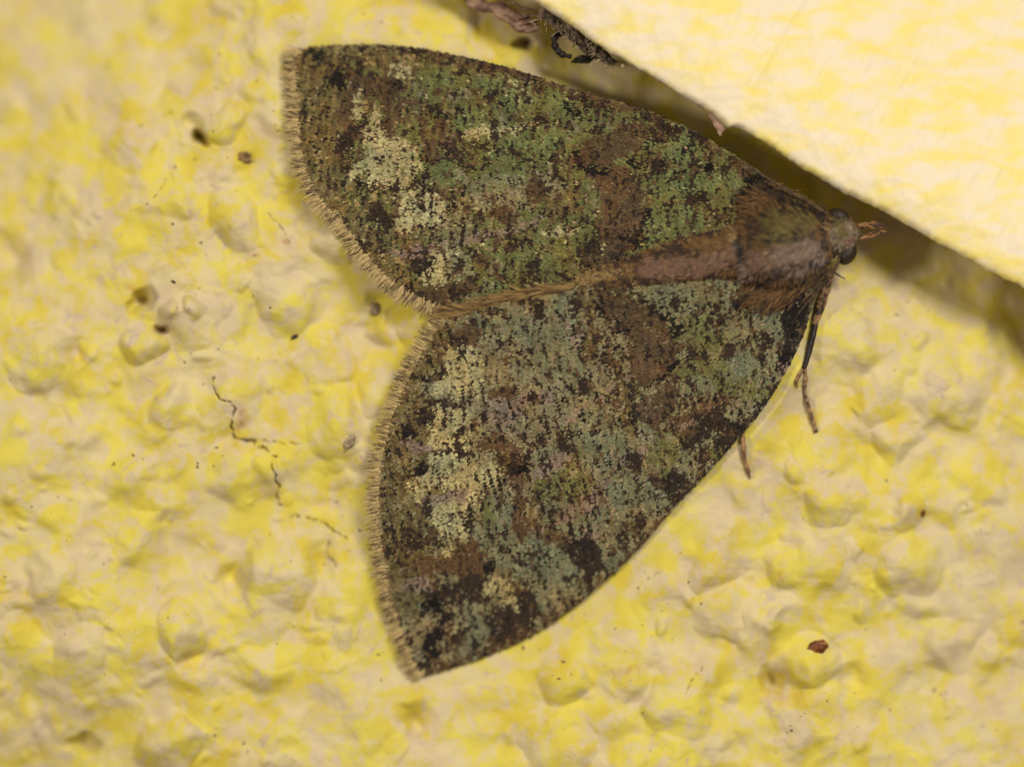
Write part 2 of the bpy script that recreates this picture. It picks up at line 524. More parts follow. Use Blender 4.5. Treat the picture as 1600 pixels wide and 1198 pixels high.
# (distance inward from the edge in pixels, height in cm): side of the board, rounded arris, sloping face
PROF = [(60, -.60), (34, -.30), (14, -.02), (5, .088), (1.5, .116), (0, .126), (.8, .134), (2.5, .140), (5, .145), (9, .149)] + \
       [(d_, .1500 - .40 * S * ((d_ - 9) - 70 * (1 - math.exp(-(d_ - 9) / 70)))) for d_ in list(np.arange(12, 60, 3.)) + list(np.arange(60, 240, 7.)) + list(np.geomspace(240, 900, 26))]
prof = np.array(PROF)
bx = e[:, None, 0] + nrm[0] * prof[None, :, 0]
by = e[:, None, 1] + nrm[1] * prof[None, :, 0]
bz = prof[None, :, 1] + 0 * bx
onface = (np.arange(len(prof)) >= 6)[None, :]
face = np.clip((prof[None, :, 0] - 1) / 10, 0, 1) * onface
bz = bz + face * (0.0022 * fbm(bx / 30, by / 30, 44, 3) + 0.006 * noise(bx / 120, by / 120, 45))
bz = bz + (1 - face) * (prof[None, :, 1] > 0) * .004 * fbm(bx / 14, by / 14, 46, 3)
B = Nodes('cream_board_paint')
cb = B.coord()
cl = B.coord((1, 1, 2.3), (0, radians(-30), 0))
yl = B.math('ADD', B.math('MULTIPLY', B.noise(cl, 9.0, 2, .5, .3), .75), B.math('MULTIPLY', B.noise(cb, 22, 3, .55), .25))
cc = B.mix(B.ramp(yl, .38, .66), srgb(222, 209, 184), srgb(226, 208, 116))
cc = B.mix(B.math('MULTIPLY', B.ramp(B.noise(cb, 70, 3), .6, .72), .3), cc, srgb(216, 204, 186))
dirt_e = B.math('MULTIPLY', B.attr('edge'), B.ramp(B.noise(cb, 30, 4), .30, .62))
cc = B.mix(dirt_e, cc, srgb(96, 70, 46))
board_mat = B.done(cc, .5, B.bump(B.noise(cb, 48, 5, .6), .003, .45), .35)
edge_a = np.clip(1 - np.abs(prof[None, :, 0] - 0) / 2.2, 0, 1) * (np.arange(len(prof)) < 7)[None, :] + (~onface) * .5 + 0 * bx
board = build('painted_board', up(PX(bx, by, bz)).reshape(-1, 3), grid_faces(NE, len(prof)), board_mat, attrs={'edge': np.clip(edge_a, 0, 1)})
tag(board, 'pale cream painted board with a chipped edge standing proud of the yellow wall', 'board')


def plate(name, pts, mat, parent=None, thick=.004, origin=(0, 0, 0)):
    """a thin solid flake: outline of (px, py, z), fanned about its middle"""
    p = np.array(pts, float)
    n = len(p); c = p.mean(0)
    top = np.concatenate([p, c[None]]); bot = top.copy(); bot[:, 2] -= thick; top[-1, 2] += thick * .6
    v = np.concatenate([top, bot]); f3 = []; f4 = []
    for i in range(n):
        j = (i + 1) % n
        f3 += [(i, j, n), (n + 1 + j, n + 1 + i, 2 * n + 1)]
        f4.append((i, n + 1 + i, n + 1 + j, j))
    return build(name, up(PX(v[:, 0], v[:, 1], v[:, 2])), [np.array(f3), np.array(f4)], mat, parent, origin, smooth=False)


flake = simple('mauve_flake', srgb(150, 118, 104), srgb(182, 150, 128), 40, .6)
fo = plate('paint_flake', [(1104, 171, .130), (1112, 176, .132), (1120, 184, .132), (1128, 192, .131), (1135, 200, .130), (1129, 206, .126), (1126, 213, .120), (1122, 209, .122), (1120, 203, .120), (1116, 198, .123), (1113, 190, .122), (1108, 183, .124)], flake, board)
fo['label'] = 'mauve paint flake hanging from the board edge'

# ------------------------------------------------------------------ dirt caught along the board edge


def tube(line, rad, nseg=8, flat=1.0):
    """line: (n,3) of px,py,z; rad in pixels per point -> local coords and faces"""
    line = np.asarray(line, float); n = len(line)
    loc = PX(line[:, 0], line[:, 1], line[:, 2])
    t = np.gradient(loc, axis=0); t /= np.linalg.norm(t, axis=1)[:, None] + 1e-12
    ref = np.tile([0, 0, 1.0], (n, 1))
    a = np.cross(t, ref); a /= np.linalg.norm(a, axis=1)[:, None] + 1e-9
    b = np.cross(a, t)
    ph = np.linspace(0, 2 * pi, nseg, endpoint=False)
    r = (np.asarray(rad, float) * S)[:, None, None]
    v = loc[:, None, :] + r * (np.cos(ph)[None, :, None] * a[:, None, :] + flat * np.sin(ph)[None, :, None] * b[:, None, :])
    return v.reshape(-1, 3), grid_faces(n, nseg, True)


scrap_mat = simple('dry_scrap', srgb(104, 76, 66), srgb(164, 132, 108), 34, .55)
sv, sf = [], []
b = 0
for line, rad, fl in [([(700, -30, .02), (745, 6, .03), (790, 17, .045), (815, 30, .05), (838, 36, .06)], [7, 9, 10, 9, 3], .45),
                      ([(770, 16, .04), (795, 30, .04), (815, 42, .045), (836, 44, .06), (842, 38, .07)], [5, 9, 11, 8, 2], .5),
                      ([(806, 30, .06), (822, 27, .07), (838, 25, .075), (858, 32, .08)], [1.5, 2.2, 2, 1], 1),
                      ([(815, 38, .06), (828, 36, .07), (838, 40, .07), (836, 47, .06)], [1.5, 2, 2.2, 1], 1),
                      ([(742, 8, .03), (790, 2, .05), (820, 14, .07), (850, 26, .08)], [1.5, 2, 2, 1], 1)]:
    q = smooth_line(np.array(line), 40)
    rr = np.interp(np.linspace(0, 1, 40), np.linspace(0, 1, len(rad)), rad) * (1 + .25 * noise(np.arange(40) / 5., np.full(40, len(sv) * 1.3), 61))
    v, f = tube(q, rr, 10, fl)
    v = v + .006 * np.stack([fbm(v[:, 0] * 30 + s_, v[:, 1] * 45 + v[:, 2] * 30, s_, 3) for s_ in (67, 68, 69)], -1)
    sv.append(v); sf.append(f + b); b += len(v)
scrap = build('dry_plant_scrap', up(np.concatenate(sv)), np.concatenate(sf), scrap_mat)
tag(scrap, 'twisted mauve brown scrap of dry plant caught at the end of the board edge', 'plant scrap')

web = simple('dusty_web', srgb(58, 46, 40), srgb(140, 122, 104), 45, .8)
N_ = 90
q = smooth_line([(848, 18, .075), (872, 36, .075), (900, 58, .080), (925, 74, .082), (945, 88, .085), (962, 98, .09)], N_)
rr = 9 * (0.55 + .7 * np.sin(np.linspace(0.25, pi - .12, N_))) * (1 + .5 * noise(np.arange(N_) / 6., 0 * np.arange(N_), 62))
v, f = tube(q, rr, 14)
v = v + .013 * np.stack([fbm(v[:, 0] * 34, v[:, 1] * 40 + v[:, 2] * 30, s_, 3) for s_ in (63, 64, 65)], -1)
clump = build('dust_clump', up(v), f, web)
tag(clump, 'grey brown dusty web packed along the board edge above the moth', 'dust clump')
fv, ff = [], []; b = 0
for k in range(70):
    i = rng.integers(5, N_ - 4); p0 = q[i] + np.array([rng.normal(0, 6), rng.normal(0, 5), rng.uniform(0, .012)])
    L = rng.uniform(8, 26); a = rng.uniform(0, 2 * pi)
    p1 = p0 + np.array([cos(a) * L * .5, sin(a) * L * .5, rng.uniform(0, .012)]); a += rng.normal(0, .8)
    p2 = p1 + np.array([cos(a) * L * .5, sin(a) * L * .5, rng.uniform(-.012, .005)])
    if ((p2[0] - 830) * .5 - p2[1] * .866) > 4: continue
    v, f = tube(smooth_line(np.array([p0, p1, p2]), 7), np.full(7, rng.uniform(.35, .7)), 4)
    fv.append(v); ff.append(f + b); b += len(v)
fib = simple('web_fibre', srgb(150, 132, 106), srgb(205, 190, 160), 60, .7)
tag(build('web_fibres', up(np.concatenate(fv)), np.concatenate(ff), fib, clump), kind='stuff')
q = smooth_line([(880, 53, .05), (869, 56, .055), (866, 66, .06), (870, 78, .06), (880, 86, .055), (893, 89, .05)], 40)
v, f = tube(q, 5.5 * (1 + .6 * noise(np.arange(40) / 4., 0 * np.arange(40), 66)) * np.sin(np.linspace(.4, pi - .3, 40)) ** .5, 10)
tag(build('curled_crumb', up(v), f, black), 'dark curled crumb hanging below the dusty web on the board edge', 'crumb')
tag(lump('dark_crumb', 914, 92, 19, 6.5, -8, .014, black, 9, .4, z=.03), 'black ragged crumb under the dusty web beside the white bead', 'crumb')
bead_mat = simple('bead_white', srgb(205, 180, 150), srgb(235, 215, 190), 50, .35, .5, .001)
tag(lump('white_bead', 974, 103, 3.6, 3.6, 0, .0055, bead_mat, 10, .08, z=.085), 'tiny round whitish bead under the board edge', 'bead')

# ------------------------------------------------------------------ the moth
mo = tuple(up(PX(1235, 385, wall_z(1235, 385))))
moth = bpy.data.objects.new('moth', None)
col.objects.link(moth)
moth.location = mo
tag(moth, 'green and brown mottled moth resting with spread triangular wings on the yellow wall', 'moth')

PAL = {'green': srgb(93, 91, 51), 'bright': srgb(94, 99, 58), 'olive': srgb(96, 82, 48), 'grey': srgb(116, 107, 78), 'bluegreen': srgb(104, 103, 76),
       'pale': srgb(150, 140, 100), 'brown': srgb(79, 61, 40), 'red': srgb(82, 63, 43), 'dark': srgb(51, 39, 29), 'black': srgb(24, 19, 17),
       'pink': srgb(120, 102, 86), 'tan': srgb(128, 108, 68)}
NAMES = list(PAL)
TAB = np.array([PAL[n] * (1.0 if n in ('black', 'dark') else 1.30) for n in NAMES])
ID = {n: i for i, n in enumerate(NAMES)}


def E(c, x, y, rx, ry, rot=0): return ('e', c, x, y, rx, ry, rot)
def G_(c, *pts): return ('p', c, pts)
def L_(c, wd, *pts): return ('l', c, wd, pts)


UPM = [
    G_('olive', (455, 60), (560, 60), (540, 150), (530, 240), (540, 300), (600, 380), (700, 480), (640, 470), (470, 290)),
    E('olive', 590, 85, 40, 12), E('green', 700, 120, 50, 18, 10), E('bright', 690, 125, 26, 12), E('bright', 765, 135, 32, 12, 8), E('bright', 740, 185, 28, 22), E('bright', 840, 220, 52, 26), E('bright', 880, 160, 28, 14, 12),
    E('bright', 800, 165, 22, 16), E('green', 960, 172, 50, 12, 15), E('bright', 925, 182, 18, 14), E('bright', 1060, 230, 50, 24, 10), E('bright', 1150, 240, 32, 24), E('bright', 1060, 290, 42, 26), E('bright', 1120, 280, 46, 20),
    E('bright', 1060, 345, 50, 24, -10), E('green', 1120, 320, 40, 22), E('bright', 1010, 388, 26, 12, -15), E('grey', 790, 300, 60, 30), E('grey', 700, 350, 46, 36), E('bright', 690, 260, 20, 24), E('green', 860, 390, 40, 24), E('grey', 850, 290, 40, 20),
    L_('pale', 7, (715, 214), (770, 208), (835, 194)), L_('pale', 5, (800, 120), (820, 150)), E('pale', 880, 362, 30, 8, -12), E('pale', 760, 205, 24, 7),
    # dark apex
    E('black', 503, 90, 20, 7, 38), E('black', 545, 118, 24, 10, 10), E('black', 532, 128, 12, 14), G_('brown', (545, 112), (600, 114), (640, 128), (635, 148), (610, 156), (560, 150)),
    E('dark', 628, 138, 14, 6, 25), E('brown', 548, 168, 16, 32, 10), E('brown', 613, 185, 13, 40), E('brown', 640, 165, 14, 10), E('dark', 545, 222, 14, 26, 12), E('brown', 560, 205, 20, 12),
    E('pale', 630, 113, 16, 14), E('pale', 566, 165, 7, 22, 8), E('pale', 588, 186, 8, 16), E('pale', 600, 208, 10, 14), E('grey', 720, 150, 20, 10),
    G_('pale', (572, 206), (598, 200), (622, 222), (655, 232), (664, 262), (640, 290), (600, 292), (552, 282), (545, 268), (578, 244)),
    E('pale', 640, 300, 24, 12), E('pale', 668, 330, 38, 30), E('pale', 640, 350, 20, 14), E('pale', 682, 425, 22, 26), E('pale', 700, 395, 22, 16), E('grey', 720, 420, 20, 20),
    L_('pink', 6, (640, 400), (700, 385), (770, 365), (850, 345)), E('pink', 645, 392, 26, 8, -12),
    E('dark', 594, 335, 20, 18, 20), E('dark', 610, 345, 14, 12), E('dark', 662, 411, 22, 11, -10), E('dark', 566, 388, 10, 12), E('brown', 700, 455, 52, 12, -12), E('dark', 640, 455, 30, 8, 20), L_('black', 2.5, (650, 360), (680, 355), (700, 352)),
    L_('dark', 3, (545, 268), (556, 258), (570, 247)), L_('dark', 3, (560, 290), (620, 296), (660, 290)),
    # speckled middle
    E('red', 693, 195, 14, 13), E('red', 705, 218, 18, 9, 25), E('dark', 712, 240, 16, 16), L_('dark', 4, (750, 232), (790, 240), (835, 252)), L_('black', 3, (880, 165), (910, 178), (930, 195)), E('dark', 775, 205, 5, 14), E('dark', 850, 185, 12, 8, -30),
    E('brown', 680, 240, 14, 18), E('brown', 840, 300, 16, 24), E('brown', 790, 335, 24, 12), E('dark', 800, 380, 5, 16), E('dark', 830, 420, 5, 20), E('dark', 845, 425, 5, 16),
    # median band
    G_('brown', (903, 245), (928, 215), (990, 192), (1026, 198), (1015, 216), (985, 240), (962, 262), (915, 260)),
    G_('red', (930, 268), (985, 262), (1006, 290), (1012, 340), (990, 385), (938, 378), (948, 330), (935, 300)),
    L_('black', 6, (902, 232), (905, 254), (930, 266), (962, 268)), L_('black', 5, (1000, 262), (990, 250), (1012, 232), (1040, 216)), L_('black', 6, (1012, 330), (1000, 375), (985, 392)),
    G_('brown', (912, 396), (948, 380), (985, 366), (998, 378), (985, 404), (942, 422), (915, 418)), L_('dark', 5, (912, 392), (950, 376), (992, 362)), E('pale', 946, 390, 4, 6), E('dark', 968, 392, 10, 12), L_('black', 3, (905, 430), (940, 420), (985, 405)),
    E('dark', 883, 428, 10, 5),
    # costa and base
    L_('brown', 7, (600, 72), (660, 80), (760, 103), (860, 132), (960, 164), (1060, 200), (1130, 240)), L_('dark', 6, (596, 74), (660, 82)), L_('dark', 5, (742, 96), (800, 110)), L_('dark', 6, (885, 148), (945, 168)), L_('dark', 7, (1010, 182), (1060, 204), (1112, 234)), E('tan', 640, 88, 18, 5, 8),
    E('dark', 1040, 210, 24, 12, 20), E('dark', 1090, 268, 10, 16), E('black', 1112, 262, 7, 14), E('dark', 1085, 315, 12, 14), E('dark', 1030, 262, 12, 12), E('black', 1186, 284, 20, 20), E('dark', 1064, 384, 14, 8), E('dark', 1140, 262, 6, 20, 20), E('brown', 1165, 262, 24, 10, 30), E('brown', 1215, 310, 40, 16, 30),
]
LOM = [
    G_('olive', (690, 500), (740, 520), (700, 620), (670, 720), (660, 800), (680, 880), (660, 960), (600, 960), (580, 700)),
    E('bluegreen', 800, 510, 60, 34), E('bluegreen', 870, 540, 50, 36), E('bluegreen', 1020, 455, 70, 18), E('bluegreen', 1090, 470, 60, 24), E('grey', 770, 590, 46, 40), E('grey', 850, 640, 60, 50), E('bluegreen', 930, 680, 60, 40), E('green', 1110, 520, 50, 34), E('bluegreen', 1150, 500, 40, 30),
    E('bluegreen', 1210, 500, 40, 34), E('green', 1100, 580, 46, 30), E('bluegreen', 1185, 570, 40, 34), E('green', 1160, 610, 40, 24), E('bluegreen', 1095, 605, 30, 22), E('green', 880, 760, 44, 30), E('green', 1045, 705, 34, 34), E('bluegreen', 985, 760, 40, 34), E('bluegreen', 830, 870, 54, 34), E('bluegreen', 780, 830, 26, 46), E('bright', 765, 800, 14, 24),
    E('bluegreen', 900, 800, 50, 30), E('grey', 960, 840, 30, 24, -40), E('bluegreen', 880, 890, 24, 40, -30), E('grey', 700, 600, 40, 26), E('bright', 660, 770, 16, 10), E('bright', 900, 700, 14, 10), E('bluegreen', 760, 985, 40, 16, -25), E('bluegreen', 850, 930, 12, 30, 20),
    E('green', 790, 460, 40, 8, -12), L_('grey', 4, (760, 520), (860, 508), (930, 500)),
    # veins, faintly pink
    L_('pink', 4, (1000, 580), (900, 650), (820, 680)), L_('pink', 4, (1030, 680), (960, 740), (880, 800)), L_('pink', 5, (960, 780), (880, 810), (820, 835)), E('pink', 900, 520, 8, 26, -20), E('pink', 925, 780, 30, 8, -35), E('pink', 925, 835, 12, 9), E('pink', 830, 620, 40, 12),
    # pale band before the margin
    E('grey', 765, 660, 46, 60), E('grey', 790, 560, 40, 40), E('pale', 765, 745, 24, 24), E('pale', 748, 590, 14, 30), E('pink', 790, 640, 30, 30), E('pink', 870, 720, 40, 12, -30),
    E('pale', 722, 560, 26, 34), E('pale', 712, 605, 26, 16), G_('pale', (672, 632), (735, 640), (738, 700), (700, 702), (676, 690)), G_('pale', (672, 712), (715, 705), (752, 718), (782, 768), (740, 785), (742, 830), (700, 845), (672, 800), (640, 762), (660, 735)),
    E('pale', 705, 860, 10, 20), E('pink', 655, 695, 28, 10), E('pink', 700, 775, 40, 10, -8), E('olive', 690, 762, 20, 6),
    E('dark', 705, 706, 32, 5, 4), E('dark', 722, 685, 6, 20, 5), E('dark', 668, 650, 14, 10, -20), E('black', 645, 675, 9, 12), E('black', 658, 731, 11, 9, -30), E('dark', 672, 792, 12, 14), E('dark', 690, 628, 26, 7), E('dark', 736, 808, 8, 26), E('brown', 716, 530, 34, 9, -10), E('brown', 740, 520, 20, 14),
    E('dark', 640, 850, 24, 8), E('dark', 680, 842, 26, 6, 10), E('brown', 670, 880, 34, 16), E('olive', 640, 890, 20, 24), E('pink', 655, 910, 24, 11),
    G_('brown', (704, 856), (742, 848), (766, 862), (774, 892), (746, 908), (698, 890)), E('black', 770, 885, 8, 14), E('dark', 725, 925, 58, 15), E('dark', 745, 905, 26, 10), E('black', 684, 945, 18, 14), E('black', 700, 962, 12, 9), E('black', 678, 1008, 11, 26), E('black', 690, 985, 14, 10),
    E('dark', 655, 1040, 26, 10, -20), E('dark', 640, 1000, 8, 18), E('grey', 665, 990, 8, 14),
    G_('dark', (800, 920), (842, 916), (845, 945), (842, 968), (803, 1002), (783, 1008), (774, 985), (762, 958), (790, 940)), E('pale', 780, 914, 26, 13, -5), E('pale', 802, 942, 15, 10, 35), L_('dark', 3, (712, 970), (724, 1000)), L_('dark', 3, (732, 980), (746, 1000)), L_('brown', 6, (664, 1048), (760, 1016), (840, 980)),
    # brown streak and median band
    E('red', 814, 752, 11, 60), E('brown', 818, 825, 16, 16), E('dark', 808, 725, 8, 16), E('black', 822, 732, 12, 9), E('dark', 850, 720, 7, 8), E('brown', 780, 690, 30, 14), E('brown', 790, 610, 28, 10), E('dark', 885, 690, 12, 14),
    G_('brown', (938, 450), (975, 454), (1002, 470), (1044, 500), (1058, 530), (1062, 562), (1032, 592), (1000, 612), (988, 580), (986, 530), (960, 502), (940, 482)),
    L_('black', 6, (940, 478), (958, 500), (982, 515)), L_('black', 6, (1000, 455), (1022, 482), (1052, 498), (1060, 520)), L_('black', 5, (1062, 560), (1045, 585), (1015, 600)), L_('dark', 6, (985, 600), (1000, 630), (990, 650)),
    G_('red', (998, 632), (1048, 592), (1064, 610), (1052, 640), (1034, 662), (1002, 655)), E('red', 1010, 575, 24, 26), L_('red', 10, (1050, 655), (1090, 640), (1132, 615)), G_('dark', (1078, 652), (1130, 622), (1152, 650), (1168, 666), (1150, 692), (1100, 724), (1072, 700)), E('brown', 1075, 665, 26, 12, -20),
    E('grey', 1158, 638, 20, 28, 15), E('black', 1160, 664, 14, 6), L_('bluegreen', 7, (1060, 725), (1090, 700), (1118, 676)), E('dark', 995, 720, 12, 16), E('green', 1115, 705, 12, 10), E('pink', 1080, 660, 16, 5, -25),
    G_('dark', (1016, 752), (1056, 728), (1086, 742), (1066, 776), (1048, 792), (1018, 772)), E('bluegreen', 1028, 782, 24, 28, 30), E('dark', 1000, 815, 12, 16), E('dark', 975, 850, 12, 14),
    G_('dark', (862, 838), (922, 834), (952, 858), (942, 890), (918, 918), (914, 892), (890, 866)), E('bluegreen', 962, 862, 16, 22, 20), E('brown', 870, 840, 24, 10),
    # costa and base
    L_('dark', 6, (1260, 505), (1220, 592), (1170, 662)), L_('dark', 4, (1150, 687), (1060, 785)), L_('brown', 5, (1040, 808), (960, 893), (870, 962)), E('black', 1245, 490, 20, 34, 10), E('black', 1232, 560, 16, 22), E('dark', 1200, 530, 8, 20), E('dark', 1140, 545, 10, 16), E('black', 1165, 475, 18, 9, 15), E('brown', 1215, 450, 60, 12, -8), E('brown', 1190, 435, 50, 9),
    E('pink', 1225, 575, 16, 10), E('dark', 1085, 545, 8, 12), E('dark', 1060, 470, 12, 8), E('dark', 1130, 500, 8, 14),
    E('dark', 905, 475, 10, 14), E('dark', 845, 490, 8, 18), E('dark', 775, 488, 12, 6, -20), E('dark', 950, 560, 8, 12), E('dark', 915, 600, 10, 12),
]


def markings(px, py, table, lower, r):
    """palette index for each scale of a wing"""
    n = len(px)
    jx = px + r.normal(0, 1.7, n) + 7 * noise(px / 24, py / 24, 101) + 4.5 * noise(px / 9, py / 9, 102)
    jy = py + r.normal(0, 2.6, n) + 8 * noise(px / 24, py / 26, 103) + 5 * noise(px / 8, py / 12, 104)
    a = fbm(px / 60, py / 70, 105 + lower, 3)
    b_ = fbm(px / 15, py / 22, 107 + lower, 3)
    if lower:
        k = np.where(a > .28, ID['bluegreen'], np.where(a < -.35, ID['olive'], ID['grey']))
    else:
        k = np.where(a > .1, ID['green'], np.where(a < -.4, ID['olive'], ID['green']))
        k = np.where((a < .1) & (a > -.2) & (b_ > .1), ID['grey'], k)
    k = np.where(b_ < -.42, ID['brown'], k)
    calm = np.zeros(n)
    ga = radians(4 if not lower else -14)
    u_ = px * cos(ga) + py * sin(ga); v_ = -px * sin(ga) + py * cos(ga)
    for m_ in table:
        c = ID[m_[1]]
        if m_[0] == 'e':
            _, _, x, y, rx, ry, rot = m_
            cc, ss = cos(radians(rot)), sin(radians(rot))
            u = ((jx - x) * cc + (jy - y) * ss) / rx; v = (-(jx - x) * ss + (jy - y) * cc) / ry
            q = u * u + v * v < 1 + .35 * b_
        elif m_[0] == 'p':
            q = inside(jx, jy, m_[2])
        else:
            q = seg_dist(jx, jy, m_[3]) < m_[2] * (.75 + .8 * b_)
        soft = m_[1] in ('green', 'bright', 'grey', 'bluegreen', 'olive')
        if m_[1] == 'pale':
            q &= (noise(u_ / 6, v_ / 20, 160 + lower) > -.48) & (r.random(n) < .92)
        q &= r.random(n) < (.86 if soft else .95)
        k = np.where(q, c, k)
        calm = np.where(q, {'pale': .55, 'black': 1.0}.get(m_[1], .3 if not soft else 0), calm)
    # cross streaks: short rows of dark scales running across the veins
    ang = radians(4 if not lower else -14)
    u = px * cos(ang) + py * sin(ang); v = -px * sin(ang) + py * cos(ang)
    s1 = noise(u / 6.5, v / 24, 111 + lower) + .55 * noise(u / 3.6, v / 10, 113 + lower) + .5 * noise(px / 50, py / 50, 115)
    thr = .50 + .30 * calm
    q = s1 > thr
    k = np.where(q & (r.random(n) < .82), np.where(r.random(n) < .45, ID['black'], ID['dark']), k)
    clump = noise(u / 9, v / 22, 125 + lower) + .5 * noise(u / 5, v / 13, 126) + .45 * noise(px / 75, py / 75, 127)
    q = (clump < -.40 - .25 * calm) & (r.random(n) < .94)
    k = np.where(q, np.where(noise(px / 20, py / 20, 128) > .12, ID['brown'], ID['dark']), k)
    q = (clump > .50) & (calm < .1) & (r.random(n) < .8)
    k = np.where(q, ID['grey'] if lower else np.where(px > 660, ID['bright'], ID['tan']), k)
    # chains of single black scales, evenly spaced across the wing
    ph_ = u / 11.5 + .9 * noise(px / 70, py / 70, 121) + .25 * noise(px / 18, py / 18, 122)
    chain = (np.abs(ph_ - np.floor(ph_) - .5) < .14) & (noise(np.floor(ph_) * 3.7, v / 11, 123 + lower) + .5 * noise(px / 40, py / 40, 124) > .34 - .12 * calm)
    k = np.where(chain & (r.random(n) < .88), np.where(r.random(n) < .6, ID['black'], ID['dark']), k)
    s2 = noise(u / 5.5, v / 15, 117 + lower)
    k = np.where((s2 > .62 + .3 * calm) & (r.random(n) < .7), ID['brown'], k)
    s3 = noise(u / 9, v / 9, 119 + lower)
    k = np.where((s3 > .66) & (calm < .2) & (r.random(n) < .6), ID['pale'] if not lower else ID['pink'], k)
    k = np.where((r.random(n) < .03) & (calm < .9), ID['dark'], k)
    return k


SC = Nodes('wing_scale')
tint = SC.attr('tint', 'Color')
scale_mat = SC.done(tint, .62, None, .16)
ME = Nodes('wing_membrane')
mem_mat = ME.done(ME.mix(ME.noise(ME.coord(), 30, 4), srgb(70, 56, 36), srgb(96, 84, 56)), .7)
HR = Nodes('hair')
hair_mat = HR.done(HR.attr('tint', 'Color'), .55, None, .2)


def blades(px, py, z, ang, length, width, lift, colours, tipc=None, bend=0.0):
    """many thin tapering hair scales; angles in picture plane (y down), lengths in pixels"""
    n = len(px)
    dx, dy = np.cos(ang), np.sin(ang)
    nx, ny = -dy, dx
    co = []
    for t, wv, lf in ((0, .7, 0), (.5, 1, .6), (1, .22, 1)):
        cx = px + dx * length * t + nx * bend * t * t; cy = py + dy * length * t + ny * bend * t * t
        zz = z + lift * lf
        for s_ in (-1, 1):
            co.append(PX(cx + nx * width * wv * s_ * .5, cy + ny * width * wv * s_ * .5, zz))
    co = np.stack(co, 1)
    base = np.arange(n)[:, None] * 6
    f = np.concatenate([base + np.array([0, 1, 3, 2]), base + np.array([2, 3, 5, 4])])
    c0 = np.asarray(colours); c1 = c0 if tipc is None else tipc
    cc = np.stack([c0, c0, c0 * .35 + c1 * .65, c0 * .35 + c1 * .65, c1, c1], 1).reshape(-1, 3)
    return co.reshape(-1, 3), f, cc


